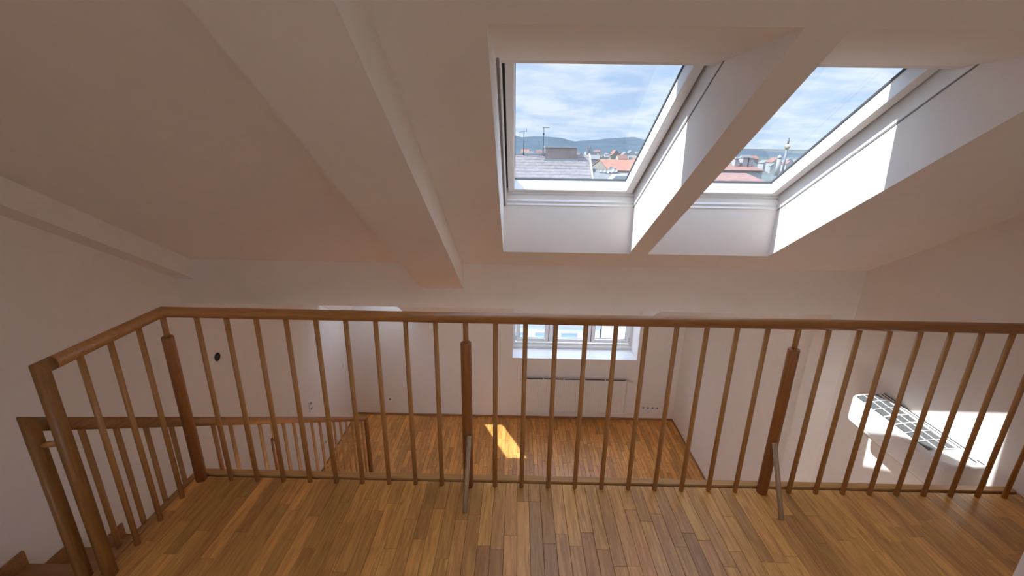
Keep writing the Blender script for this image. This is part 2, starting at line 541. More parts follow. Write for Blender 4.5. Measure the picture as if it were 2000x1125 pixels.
# ------------------------------------------------------------------ stairs
st = thing('staircase', 'oak staircase going down along the white wall beside the gallery', 'staircase', (-2.25, Y_ST, -.3))
RUN, RISE = .272, .1800
XS = GX - .012
def nos(k_): return 1.88 + RUN * (k_ - 3)
def tz(k_): return .008 - RISE * k_
for kk in range(1, 15):
    y1, y0, z = nos(kk), nos(kk - 1) - .03, tz(kk)
    mb = MB(); mb.bbox(XL + .002, XS, y0, y1, z - .042, z, .004)
    mb.build('tread', STAIRWOOD, st, origin=((XL + XS) / 2, y0, z))
for kk in range(1, 15):
    y0 = nos(kk - 1) - .026
    mb = MB(); mb.box(XL + .002, XS, y0 - .018, y0, tz(kk), tz(kk - 1) - .043)
    mb.build('riser', STAIRWOOD, st, origin=((XL + XS) / 2, y0, tz(kk)))
for kk in range(1, 15):
    y1, y0, z = nos(kk), nos(kk - 1) - .03, tz(kk)
    mb = MB(); mb.box(XL + .002, XL + .017, y0 + .03, y1, z, z + .09)
    mb.build('skirting_block', STAIRWOOD, st, origin=(XL, y0, z))
mb = MB()
mb.prism([(nos(0), -.30), (nos(0), -.05), (nos(14), tz(14) - .04), (nos(14), -H), (nos(13) , -H)], XS - .045, XS - .005)
mb.build('stringer', STAIRWOOD, st)

# ------------------------------------------------------------------ gallery railing
SPX = .14295
def bx(i): return -1.525 + SPX * i
YR = 1.962
RZ = .968                        # rail axis height
rail = thing('gallery_railing', 'wooden gallery railing with round rods and handrail along the parquet edge', 'railing', (0, YR, 0))
CX, CY = -1.690, YR + .004
mb = MB(); mb.tube([(-1.690, 1.440, RZ), (CX, CY, RZ), (XW - .002, YR, RZ)], .0255, 20)
mb.build('handrail', BEECHRAIL, rail)
rod = None
def put_rod(x, y, z0, z1, parent, r=.0118):
    mb = MB(); mb.tube([(x, y, z0), (x, y, z1)], r, 12)
    return mb.build('baluster', BEECH, parent, origin=(x, y, z0))
proto = put_rod(bx(0), YR, 0, RZ - .015, rail)
for i in range(1, 30):
    if i in (9, 20): continue
    if bx(i) > XW - .04: break
    c = proto.copy(); COL.objects.link(c); c.parent = rail
    c.location = proto.location + Vector((bx(i) - bx(0), 0, 0))
for y in (1.549, 1.684, 1.830):
    c = proto.copy(); COL.objects.link(c); c.parent = rail
    c.location = proto.location + Vector((-1.697 - bx(0), y - YR, 0))
for px, py in ((CX + .002, CY - .004), (bx(9), YR), (bx(20), YR)):
    mb = MB(); mb.tube([(px, py, 0), (px, py, .836), (px, py, .842)], [.0265, .0265, .0245], 20)
    mb.build('post', POSTWOOD, rail, origin=(px, py, 0))
    mb = MB(); mb.tube([(px, py, .84), (px, py, RZ - .015)], .0128, 12)
    mb.build('post_dowel', BEECH, rail, origin=(px, py, .84))
for px, fx in ((bx(9), -.236), (bx(20), 1.337)):
    mb = MB(); mb.tube([(fx, 1.777, 0), (px + (.012 if px < 0 else -.016), 1.925, .338)], .0118, 12)
    o = mb.build('brace', BRACEWOOD, rail, origin=(fx, 1.777, 0)); o['label'] = 'slim greyish diagonal brace'
    mb = MB(); mb.tube([(px + (.012 if px < 0 else -.016), 1.910, .318), (px, YR - .02, .318)], .005, 8)
    mb.build('bolt', STEEL, o, origin=None)
mb = MB(); mb.tube([(-1.690, 1.399, -.30), (-1.690, 1.399, RZ), (-1.690, 1.441, RZ)], .0258, 20)
mb.build('newel_post', NEWELWOOD, rail, origin=(-1.69, 1.40, 0))

# ------------------------------------------------------------------ stair railing
SXR = -1.785
sr_ = thing('stair_railing', 'sloping wooden stair railing going down between the gallery edge and white wall', 'railing', (SXR, 1.39, -.3))
ya, za, yb, zb = 1.385, .745, 4.614, -1.419
def sz(y): return za + (zb - za) * (y - ya) / (yb - ya)
mb = MB(); mb.tube([(SXR, ya + .05, sz(ya + .05)), (SXR, yb - .03, sz(yb - .03))], .0255, 20)
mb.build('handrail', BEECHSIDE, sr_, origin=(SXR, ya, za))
i = 0; y = 1.548
while y < 4.56:
    kk = math.ceil((y - 1.88) / RUN + 3 - 1e-6)
    zt_ = tz(kk)
    if abs(i - 9) > .1:
        put_rod(SXR, y, zt_, sz(y) - .012, sr_)
    else:
        top = sz(y) - .155
        mb = MB(); mb.tube([(SXR, y, zt_), (SXR, y, top - .006), (SXR, y, top)], [.0265, .0265, .0245], 20)
        mb.build('post', POSTWOOD, sr_, origin=(SXR, y, zt_))
        mb = MB(); mb.tube([(SXR, y, top - .002), (SXR, y, sz(y) - .012)], .0128, 12)
        mb.build('post_dowel', BEECH, sr_, origin=(SXR, y, top))
    y += .1392; i += 1
mb = MB(); mb.tube([(SXR, ya, tz(2)), (SXR, ya, sz(ya)), (SXR, ya + .052, sz(ya + .052))], .0258, 20)
mb.build('newel_post', NEWELWOOD, sr_, origin=(SXR, ya, tz(2)))
mb = MB(); mb.tube([(SXR, yb - .032, sz(yb - .032)), (SXR, yb, sz(yb)), (SXR, yb, tz(14))], .0258, 20)
mb.build('newel_post', NEWELWOOD, sr_, origin=(SXR, yb, tz(14)))
mb = MB(); mb.tube([(SXR + .02, 1.386, .655), (-1.712, 1.396, .655)], .0115, 12)
mb.build('connecting_dowel', BEECH, sr_, origin=(SXR, 1.372, .672))

# ------------------------------------------------------------------ windows
def ring(mb, u0, u1, v0, v1, wd_, w0, w1, fn, mi=0, bev=.003):
    """rectangular frame of four bars; wd_ = bar widths left, right, top, bottom"""
    l, r, t, b = wd_
    mb.box(u0, u0 + l, v0, v1, w0, w1, mi, fn, bev)
    mb.box(u1 - r, u1, v0, v1, w0, w1, mi, fn, bev)
    mb.box(u0 + l, u1 - r, v0, v0 + t, w0, w1, mi, fn, bev)
    mb.box(u0 + l, u1 - r, v1 - b, v1, w0, w1, mi, fn, bev)

def slope(u, v, w):
    d = D0 + w
    return (u, CS * v + SN * d, -SN * v + CS * d)

def roof_window(n, a, b, vt, vb, wo, label, sun_shade):
    """a, b: opening sides; vt..vb: extent down the slope; wo: added depth of the roof plane"""
    fn = lambda u, v, w: slope(u, v, w + wo)
    W1 = .475
    mb = MB()                                   # outer casing
    mb.box(a - .03, a + .018, vt, vb, .28, W1, 0, fn, .0015)
    mb.box(b - .004, b + .03, vt, vb, .28, W1, 0, fn, .0015)
    mb.box(a + .018, b - .004, vt, vt + .11, .30, W1, 0, fn, .002)
    mb.box(a + .018, b - .004, vb - .050, vb - .026, .350, W1 - .05, 0, fn, .002)
    mb.box(a + .018, b - .004, vb - .031, vb - .012, .302, W1 - .05, 0, fn, .002)
    mb.box(a + .018, b - .004, vb - .016, vb + .02, .280, W1 - .05, 0, fn, .002)
    fr = struct(mb.build('window_%d' % n, LACQUER), label)
    SHADE_LINE = plain('grey_shadow_line', (0.25, 0.25, 0.25), .7)
    mb = MB()                                   # thin grey strips painted as shadow lines where casing meets plaster
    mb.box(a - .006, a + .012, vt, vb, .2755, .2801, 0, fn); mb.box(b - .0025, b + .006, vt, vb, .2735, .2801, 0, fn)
    mb.build('shadow_strip', SHADE_LINE, fr)
    sv1 = vb - .054                             # lower edge of the sash
    u0, u1 = a + .030, b - .018
    sl, sr2, sb_ = .042, .047, .030
    ui, uo, vi = u0 + sl, u1 - sr2, sv1 - sb_
    mb = MB()                                   # sash
    ring(mb, u0, u1, vt + .05, sv1, (sl, sr2, .05, sb_), .360, .452, fn)
    sa = mb.build('sash', LACQUER, fr)
    mb = MB()                                   # rubber seal in the gap around the sash
    ring(mb, a + .0185, b - .0045, vt + .03, vb - .0505, (.0114, .0134, .01, .0034), .392, .45, fn, 0, 0)
    mb.build('seal', SEAL, fr)
    mb = MB()
    g = .005
    ring(mb, ui - .001, uo + .001, vt + .095, vi + .001, (g, g, g, g), .438, .449, fn, 0, 0)
    mb.build('glazing_bead', SEAL, sa)
    mb = MB()
    mb.box(ui - .004, uo + .004, vt + .09, vi + .004, .4425, .4455, 0, fn)
    mb.build('pane', GLASS, sa)
    mb = MB()                                   # unseen outside cover over the window top, added to shadow the jambs
    mb.box(a - .05, b + .05, vt - .05, sun_shade, .50, .545, 0, fn, .004)
    mb.box(a - .05, b + .05, vt - .05, vt + .03, .44, .52, 0, fn, .004)
    mb.build('sun_shade', plain('grey_sheet_shade', (0.22, 0.22, 0.23), .5), fr)
    return fr

for n, (a, b) in enumerate(SKY):
    roof_window(n + 1, a, b, 0.50, 1.935, 0.0,
                ['white skylight in the sloping ceiling looking out on roofs, hills and clouds',
                 'white skylight in the sloping ceiling nearer the air conditioner wall'][n], .800)
roof_window(3, -2.42, -1.66, 3.57, CS * 6.665 - SN * rz(6.665, O2 + .30), O2 - .02,
            'small skylight low in the sloping ceiling near the stair wall', 3.60)

# casement window in the dormer
YW = YF + .45
mb = MB()
fn = lambda u, v, w: (u, YW + w, v)
ring(mb, DX0 - .02, DX1 + .02, -1.62, .08, (.06, .06, .10, .125), 0, .09, fn)
w4 = struct(mb.build('window_4', LACQUER), 'white three-part casement window in the dormer above the radiator')
m1, m2 = .575, 1.305
for a, b in ((DX0 + .045, m1), (m1, m2), (m2, DX1 - .045)):
    mb = MB(); ring(mb, a + .006, b - .006, -1.495, -.03, (.058, .058, .06, .07), -.028, .05, fn)
    sa = mb.build('sash', LACQUER, w4)
    mb = MB(); ring(mb, a + .062, b - .062, -1.427, -.088, (.008,) * 4, -.006, .0, fn, 0, 0)
    mb.build('glazing_bead', SEAL, sa)
    mb = MB(); mb.box(a + .06, b - .06, -1.43, -.085, .008, .012, 0, fn)
    mb.build('pane', CLEAR, sa)
    mb = MB()
    hx = b - .035 if a < 1.0 else a + .035
    mb.bbox(hx - .013, hx + .013, YW - .034, YW - .027, -.98, -.91, .002)
    mb.tube([(hx, YW - .03, -.93), (hx, YW - .075, -.93), (hx, YW - .075, -1.05)], .008, 8)
    mb.build('handle', STEEL, sa)
for xx in (m1, m2):
    mb = MB(); mb.box(xx - .006, xx + .006, -1.495, -.03, .0, .05, 0, fn)
    mb.build('mullion', SEAL, w4)
mb = MB(); mb.bbox(DX0 - .01, DX1 + .01, YW - .07, YW + .01, -1.601, -1.55, .008)
mb.build('sill_bead', LACQUER, w4)
mb = MB()
for xx in (DX0 + .046, DX1 - .052):
    mb.bbox(xx - .004, xx + .01, YW - .04, YW - .027, -1.47, -1.38, .002)
mb.build('hinge', STEEL, w4)
mb = MB(); mb.bbox(DX0, DX1, YF - .004, YW + .02, -1.606, -1.598, .002)
mb.build('window_sill', LACQUER, w4)

# unseen windows added behind the viewer to let in fill light
for n, (a, b, c, d) in enumerate(WB):
    fn = lambda u, v, w: (u, YB - .08 + w, v)
    mb = MB(); ring(mb, a, b, c, d, (.06,) * 4, -.03, .03, fn)
    mb.box((a + b) / 2 - .03, (a + b) / 2 + .03, c, d, -.03, .03, 0, fn)
    fr = struct(mb.build('window_%d' % (5 + n), LACQUER), ['added fill-light window behind the gallery', 'added wide fill-light glazing under the gallery'][n])
    mb = MB(); mb.box(a + .04, b - .04, c + .04, d - .04, -.003, .003, 0, fn)
    mb.build('pane', CLEAR, fr)
mb = MB(); mb.box(-8, 8, -10, YB - .16, -H - .35, -H - .02)  # unseen sunlit terrace, added to bounce fill light into the room
struct(mb.build('floor', plain('fill_bounce_paving', (0.80, 0.74, 0.66), .8, noise=.06, nscale=3)), 'added pale terrace bouncing fill light through the lower glazing')

# ------------------------------------------------------------------ air conditioner
AY0, AY1, AXF, AZ0, AZ1 = 2.150, 2.945, 2.492, -.190, .050
ac = thing('air_conditioner', 'white wall-mounted air conditioner with dark grid intake on its top', 'air conditioner', (XW, (AY0 + AY1) / 2, AZ0))
def ac_plan(ins, n=8):
    """plan outline, rounded at the two front corners"""
    P = [(XW, AY1 - ins), ]
    r1_, r0_ = .045, .075
    x = AXF + ins
    for i in range(n + 1):
        t = math.pi / 2 * i / n
        P.append((x + r1_ - r1_ * math.sin(t), AY1 - ins - r1_ + r1_ * math.cos(t)))
    for i in range(n + 1):
        t = math.pi / 2 * i / n
        P.append((x + r0_ - r0_ * math.cos(t), AY0 + ins + r0_ - r0_ * math.sin(t)))
    P.append((XW, AY0 + ins))
    return P
def topz(x): 
    t = (x - AXF) / (XW - AXF)
    return .018 + .030 * min(1, t * 1.6) ** .6 if t > 0 else .018
mb = MB()
rings = [(ac_plan(.03), lambda x: AZ0), (ac_plan(.004), lambda x: AZ0 + .03), (ac_plan(0), lambda x: AZ0 + .06),
         (ac_plan(0), lambda x: topz(x) - .014), (ac_plan(.004), lambda x: topz(x) - .004), (ac_plan(.011), lambda x: topz(x))]
vv = []; ff = []
n = len(rings[0][0])
for P, zf in rings: vv += [(p[0], p[1], zf(p[0])) for p in P]
for r_ in range(len(rings) - 1):
    for i in range(n):
        ff.append((r_ * n + i, r_ * n + (i + 1) % n, (r_ + 1) * n + (i + 1) % n, (r_ + 1) * n + i))
ff.append(list(range(n)))
# top as strips so that the crown stays curved
def top_strip():
    xs = [AXF + .011, AXF + .03, AXF + .06, AXF + .10, AXF + .15, XW]
    return xs
mb.add(vv, ff, 0, False)
P = ac_plan(.011)
half = len(P) // 2
for i in range(half):
    j = len(P) - 1 - i
    if i + 1 <= j - 1:
        a_, b_, c_, d_ = P[i], P[i + 1], P[j - 1], P[j]
        mb.quad((a_[0], a_[1], topz(a_[0])), (b_[0], b_[1], topz(b_[0])), (c_[0], c_[1], topz(c_[0])), (d_[0], d_[1], topz(d_[0])))
mb.build('body', PLASTIC, ac)
GY0, GY1 = 2.300, 2.915
gx = [AXF + .022, AXF + .072, AXF + .122, AXF + .176]
mb = MB()
ncol = 7
cw = (GY1 - GY0) / ncol
for r_ in range(3):
    for c in range(ncol):
        y0, y1 = GY0 + cw * c + .0045, GY0 + cw * (c + 1) - .0045
        if c == 3: y0 += .006
        a_, b_ = gx[r_] + .003, gx[r_ + 1] - .003
        m_ = (a_ + b_) / 2
        for p, q in ((a_, m_), (m_, b_)):
            mb.add([(p, y0, topz(p) + .0016), (q, y0, topz(q) + .0016), (q, y1, topz(q) + .0016), (p, y1, topz(p) + .0016),
                    (p, y0, topz(p) - .004), (q, y0, topz(q) - .004), (q, y1, topz(q) - .004), (p, y1, topz(p) - .004)],
                   [(0, 1, 2, 3), (0, 4, 5, 1), (1, 5, 6, 2), (2, 6, 7, 3), (3, 7, 4, 0), (4, 5, 6, 7)])
gr = mb.build('intake_grille', MESHGREY, ac)
mb = MB()
for c in range(1, ncol + 1):                    # dark undercut beside each cross bar
    y = GY0 + cw * c
    for a_, b_ in zip(gx[:-1], gx[1:]):
        mb.add([(a_, y - .0065, topz(a_) + .002), (b_, y - .0065, topz(b_) + .002), (b_, y - .0035, topz(b_) + .002), (a_, y - .0035, topz(a_) + .002),
                (a_, y - .0065, topz(a_) - .002), (b_, y - .0065, topz(b_) - .002), (b_, y - .0035, topz(b_) - .002), (a_, y - .0035, topz(a_) - .002)],
               [(0, 1, 2, 3), (0, 4, 5, 1), (1, 5, 6, 2), (2, 6, 7, 3), (3, 7, 4, 0)])
mb.box(gx[0] - .001, gx[0] + .003, GY0, GY1, topz(gx[0]) - .001, topz(gx[0]) + .002)
mb.build('grille_gap', DARK, gr)
mb = MB()
for c in range(ncol + 1):
    y = GY0 + cw * c
    wv = .006 if c in (3, 4) else .0032
    pts = [(xx, y, topz(xx) + .0035) for xx in (gx[0] - .004, gx[0] + .02, gx[1], gx[1] + .025, gx[2], gx[3] + .002)]
    mb.tube(pts, wv, 6)
for xx in (gx[1], gx[2]):
    mb.tube([(xx, GY0, topz(xx) + .004), (xx, GY1, topz(xx) + .004)], .0032, 6)
mb.build('grille_bar', PLASTIC, gr)
mb = MB(); mb.box(XW - .012, XW - .006, 2.27, 2.93, .045, .0505)
mb.box(XW - .034, XW - .031, 2.30, 2.92, .0455, .0492)
mb.build('rear_slot', DARK, ac)
mb = MB(); mb.bbox(AXF - .0045, AXF + .004, AY0 + .078, AY1 - .05, AZ0 + .055, -.002, .003)
mb.build('front_panel', PLASTIC, ac)
mb = MB(); mb.box(AXF + .03, AXF + .10, AY0 + .10, AY1 - .08, AZ0 - .0015, AZ0 + .002)
mb.build('air_outlet', DARK, ac)
mb = MB()                                        # small grey printed mark on the end cap
for (a_, b_, c_, d_) in ((0, .012, 0, .004), (.016, .022, 0, .004), (.026, .034, 0, .004), (0, .010, -.011, -.008), (.013, .031, -.011, -.008), (.004, .020, -.020, -.017)):
    mb.box(2.585 + a_, 2.585 + b_, AY0 - .0006, AY0 + .001, -.105 + c_, -.105 + d_)
mb.build('printed_mark', plain('grey_print', (0.35, 0.36, 0.37), .6), ac)
mb = MB(); mb.box(2.664, 2.672, AY0 + .03, AY0 + .075, .047, .0505); mb.box(2.69, 2.696, AY0 + .01, AY0 + .05, .047, .0505)
mb.build('wall_clip', SEAL, ac)

# ------------------------------------------------------------------ radiator
RX0, RX1, RZ0, RZ1 = .135, 1.850, -2.545, -1.935
rad = thing('radiator', 'white panel radiator on the far wall below the casement window', 'radiator', ((RX0 + RX1) / 2, YF - .06, RZ0))
mb = MB()
n = 52; P = []
for i in range(n):
    a_ = RX0 + .012 + (RX1 - RX0 - .024) * i / n; b_ = RX0 + .012 + (RX1 - RX0 - .024) * (i + 1) / n; w_ = b_ - a_
    P += [(a_, YF - .104), (a_ + .25 * w_, YF - .104), (a_ + .38 * w_, YF - .098), (a_ + .87 * w_, YF - .098)]
P = [(RX0 + .002, YF - .104)] + P + [(RX1 - .002, YF - .104), (RX1 - .002, YF - .092), (RX0 + .002, YF - .092)]
mb.prism(P, RZ0, RZ1 - .012, 'z')
mb.build('front_panel', RADWHITE, rad)
mb = MB(); mb.box(RX0 + .01, RX1 - .01, YF - .04, YF - .03, RZ0, RZ1 - .012)
mb.build('rear_panel', RADWHITE, rad)
for xx in (RX0, RX1 - .004):
    mb = MB(); mb.bbox(xx, xx + .004, YF - .105, YF - .028, RZ0 + .01, RZ1, .001)
    mb.build('side_panel', RADWHITE, rad)
mb = MB()
mb.box(RX0, RX1, YF - .105, YF - .096, RZ1 - .012, RZ1); mb.box(RX0, RX1, YF - .036, YF - .027, RZ1 - .012, RZ1)
for i in range(6):
    xx = RX0 + (RX1 - RX0) * i / 5
    mb.box(xx - .007, xx + .007, YF - .096, YF - .036, RZ1 - .010, RZ1)
mb.build('top_grille', RADWHITE, rad)
mb = MB(); mb.box(RX0 + .004, RX1 - .004, YF - .092, YF - .04, RZ1 - .05, RZ1 - .012)
mb.build('convector_fins', DARK, rad)
mb = MB(); mb.tube([(RX1, YF - .066, RZ1 - .03), (RX1 + .03, YF - .066, RZ1 - .03)], .012, 10)
mb.tube([(RX1 + .028, YF - .066, RZ1 - .035), (RX1 + .075, YF - .085, RZ1 - .045), (RX1 + .10, YF - .09, RZ1 - .05)], [.013, .019, .016], 12)
mb.build('thermostat_valve', RADWHITE, rad)
mb = MB(); mb.tube([(RX0 - .045, YF - .066, RZ1 - .03), (RX0, YF - .066, RZ1 - .03)], .014, 10)
mb.build('end_plug', RADWHITE, rad)
for xx in (RX0 + .25, RX1 - .25):
    mb = MB(); mb.box(xx - .02, xx + .02, YF - .03, YF, RZ0 + .05, RZ1 - .05)
    mb.build('wall_bracket', RADWHITE, rad)

# ------------------------------------------------------------------ sockets and switches
GREYPL = plain('light_grey_plastic', (0.50, 0.49, 0.47), .45)
def socket_far(x, z, n, label, cat='socket'):
    t = thing('wall_socket', label, cat, (x, YF, z))
    w_ = .080
    mb = MB(); mb.bbox(x - w_ / 2, x + w_ * (n - .5), YF - .010, YF, z - .04, z + .04, .003)
    pl = mb.build('cover_plate', PLASTIC, t)
    for i in range(n):
        cx = x + w_ * i
        mb = MB(); mb.tube([(cx, YF - .0112, z), (cx, YF - .004, z)], .022, 16)
        si = mb.build('socket_insert', GREYPL, t)
        mb = MB(); mb.tube([(cx, YF - .0122, z), (cx, YF - .008, z)], .012, 12)
        mb.build('pin_recess', SEAL, si)
    return t
socket_far(-2.129, -2.424, 1, 'single white socket low on the far wall nearer the stairs')
socket_far(2.205, -2.490, 4, 'strip of four white sockets low on the far wall beside the radiator')
mb = MB(); mb.bbox(-2.50, -2.30, YF - .004, YF, -2.62, -2.50, .002)
tag(mb.build('cover_plate', PLASTER), 'faint painted-over cover plate low on the far wall', 'cover plate')

def plate_left(y, z, n, label, cat, dark=True):
    t = thing('wall_socket' if cat == 'socket' else 'light_switch', label, cat, (XL, y, z))
    mb = MB(); mb.bbox(XL, XL + .011, y - .04, y + .04, z - .04 - .08 * (n - 1), z + .04, .003)
    mb.build('cover_plate', PLASTIC, t)
    for i in range(n):
        if cat == 'socket':
            mb = MB(); mb.tube([(XL + .005, y, z - .08 * i), (XL + .0125, y, z - .08 * i)], .022, 16)
            si = mb.build('socket_insert', GREYPL, t)
            mb = MB(); mb.tube([(XL + .009, y, z - .08 * i), (XL + .0135, y, z - .08 * i)], .012, 12)
            mb.build('pin_recess', SEAL, si)
        else:
            mb = MB(); mb.bbox(XL + .008, XL + .017, y - .026, y + .026, z - .026, z + .026, .003)
            mb.build('rocker', PLASTIC, t)
    return t
plate_left(5.171, -1.58, 2, 'double white socket stacked upright on the stair wall', 'socket')
plate_left(6.36, -1.63, 1, 'small white light switch on the stair wall close to the far corner', 'switch')
plate_left(5.441, -2.39, 1, 'low white socket on the stair wall seen behind the stair rods', 'socket')
t = thing('wall_box', 'round black open wall box in the stair wall', 'wall box', (XL, 3.663, -.139))
mb = MB()
n = 24
for r0_, r1_, x0, x1 in ((.040, .034, XL + .004, XL + .004), (.034, .034, XL + .004, XL + .0008)):
    vv = [(x0, 3.663 + r0_ * math.cos(2 * math.pi * i / n), -.139 + r0_ * math.sin(2 * math.pi * i / n)) for i in range(n)] + \
         [(x1, 3.663 + r1_ * math.cos(2 * math.pi * i / n), -.139 + r1_ * math.sin(2 * math.pi * i / n)) for i in range(n)]
    mb.add(vv, [(i, (i + 1) % n, (i + 1) % n + n, i + n) for i in range(n)])
vv = [(XL + .0005, 3.663 + .0345 * math.cos(2 * math.pi * i / n), -.139 + .0345 * math.sin(2 * math.pi * i / n)) for i in range(n)]
mb.add(vv, [list(range(n))])
mb.build('box_rim', DARK, t)
mb = MB(); mb.tube([(XL + .001, 3.655, -.14), (XL + .006, 3.668, -.132), (XL + .004, 3.68, -.145)], .004, 6)
mb.build('wire_end', SEAL, t)

# ------------------------------------------------------------------ the city outside
GZ = -20.0
mb = MB(); mb.box(-9000, 9000, -9000, 12000, GZ - 1, GZ)
ground = struct(mb.build('ground', plain('city_ground', (0.080, 0.100, 0.096), .9, noise=.3, nscale=.02)), 'city ground far below the windows')
OPPWALL = plain('bright_facade_render', (0.74, 0.74, 0.72), .85, noise=.05, nscale=.5)
TILE_GREY = plain('weathered_roof_tiles', (0.230, 0.203, 0.198), .85, noise=.24, nscale=3.5)
TILE_GREY2 = plain('grey_sheet_roof', (0.198, 0.198, 0.187), .8, noise=.15, nscale=1.5)
TILE_RED = plain('orange_roof_tiles', (0.315, 0.146, 0.096), .85, noise=.2, nscale=1.5)
TILE_BRICK = plain('brick_red_roof_tiles', (0.251, 0.131, 0.104), .85, noise=.25, nscale=1.2)
RENDER = plain('white_facade_render', (0.389, 0.389, 0.378), .85, noise=.05, nscale=.5)
CREAM = plain('cream_facade_render', (0.277, 0.252, 0.210), .85)
BRICK = plain('pinkish_chimney_render', (0.333, 0.257, 0.234), .9, noise=.15, nscale=1.5)
METAL = plain('white_flashing', (0.400, 0.400, 0.400), .5)
MAST = plain('dark_antenna_metal', (0.07, 0.08, 0.09), .5)
PANE = plain('blueish_far_glass', (0.34, 0.45, 0.58), .15)

def house_mesh(mb, x0, x1, y0, yr, y1, ze, zr):
    pass

# opposite house: long weathered roof, ridge along X
R1 = at(1150.5, 303, 42)
R0x = -16.0
zr = R1.z; xr = R1.x
ze = zr - .70 * 11
opp = thing('apartment_house', 'long white house opposite with weathered grey tiled roof', 'house', ((R0x + xr) / 2, 36, GZ))
mb = MB(); mb.box(R0x, xr, 31.0, 53, GZ, ze + .05)
mb.prism([(31.05, ze), (42, zr - .1), (53, ze)], xr - .35, xr - .02)
mb.build('wall', OPPWALL, opp)
mb = MB()
nrow = 34
for i in range(nrow):                              # courses of tiles, each lapped over the one below
    a_, b_ = i / nrow, (i + 1) / nrow
    ya_, yb_ = 30.6 + 11.4 * a_, 30.6 + 11.4 * b_
    za_, zb_ = ze - .28 + (zr - ze + .28) * a_, ze - .28 + (zr - ze + .28) * b_
    mb.quad((R0x, ya_, za_ + .04), (xr, ya_, za_ + .04), (xr, yb_, zb_ + .02), (R0x, yb_, zb_ + .02))
    mb.quad((R0x, ya_, za_ + .02), (xr, ya_, za_ + .02), (xr, ya_, za_ + .04), (R0x, ya_, za_ + .04))
mb.quad((R0x, 42, zr + .02), (xr, 42, zr + .02), (xr, 53.3, ze), (R0x, 53.3, ze))
mb.build('roof', TILE_GREY, opp)
mb = MB(); mb.box(R0x, at(1064, 300, 42).x, 41.85, 42.15, zr - .05, zr + .14)
mb.build('ridge_flashing', METAL, opp)
mb = MB()
mb.prism([(30.6, ze - .30), (42, zr), (42, zr + .16), (30.6, ze - .12)], xr - .05, xr + .10)
mb.build('verge_flashing', METAL, opp)
c0, c1 = at(1064.5, 306, 41.6), at(1125.5, 307, 41.6)
ct = at(1095, 288.5, 41.6).z
mb = MB(); mb.box(c0.x, c1.x, 41.4, 42.6, c0.z - .9, ct)
chm = mb.build('chimney_block', BRICK, opp)
mb = MB(); mb.box(c0.x - .08, c1.x + .08, 41.3, 42.7, ct, ct + .10)
mb.build('chimney_cap', METAL, chm)
mb = MB(); mb.box(c0.x - .12, c1.x + .12, 41.2, 41.4, c0.z - .35, c0.z - .2)
mb.build('chimney_flashing', METAL, chm)
# windows of the facade that the dormer window looks onto
k0 = 0
for row, zc_ in enumerate((-8.9, -12.9, -16.6)):
    for i in range(9):
        xx = -9.6 + i * 1.95
        if xx > xr - .6: continue
        mb = MB(); ring(mb, xx - .62, xx + .62, zc_ - 1.25, zc_ + 1.25, (.10,) * 4, -.06, .10, lambda u, v, w: (u, 31.0 + w, v), 0, 0)
        f_ = mb.build('window_frame', METAL, opp)
        mb = MB(); mb.box(xx - .56, xx + .56, 30.985, 30.995, zc_ - 1.2, zc_ + 1.2)
        mb.build('pane', PANE, f_)
mb = MB(); mb.box(R0x, xr, 30.75, 31.0, -11.2, -10.95)
mb.build('cornice', METAL, opp)

# neighbour house to the side, lower grey roof with dishes
R2 = at(1190, 337, 40)
nb = thing('apartment_house', 'lower grey-roofed house beside the verge of the long weathered roof', 'house', (12, 36, GZ))
z2 = R2.z
mb = MB(); mb.box(xr + .15, 13, 31.0, 49, GZ, z2 - .6 * 9 + .05)
mb.prism([(31.05, z2 - 5.4), (40, z2 - .1), (49, z2 - 5.4)], xr + .2, xr + .4)
mb.build('wall', OPPWALL, nb)
mb = MB()
mb.prism([(30.7, z2 - 5.58), (40, z2), (49.3, z2 - 5.58), (49.3, z2 - 5.75), (40, z2 - .18), (30.7, z2 - 5.75)], xr + .12, 13.2)
mb.build('roof', TILE_GREY2, nb)
for xx in (8.4, 10.3, 12.0):
    mb = MB(); ring(mb, xx - .6, xx + .6, -10.2, -7.8, (.10,) * 4, -.06, .10, lambda u, v, w: (u, 31.0 + w, v), 0, 0)
    f_ = mb.build('window_frame', METAL, nb)
    mb = MB(); mb.box(xx - .55, xx + .55, 30.985, 30.995, -10.15, -7.85)
    mb.build('pane', PANE, f_)
q = at(1157.5, 340, 41)
mb = MB(); mb.box(q.x - .18, q.x + .22, 40.8, 41.2, z2 - 1.2, at(1157, 331, 41).z)
chm = mb.build('chimney', RENDER, nb)
mb = MB(); mb.box(q.x - .3, q.x + .34, 40.65, 41.35, at(1157, 331, 41).z, at(1157, 329, 41).z)
mb.build('chimney_cap', METAL, chm)
q = at(1208, 348, 37.5)
mb = MB(); mb.prism([(q.x - .9, q.z - .4), (q.x - .3, q.z + .25), (q.x + .7, q.z + .25), (q.x + .9, q.z - .4)], 37.0, 38.6, 'y')
mb.build('roof_hatch', METAL, nb)

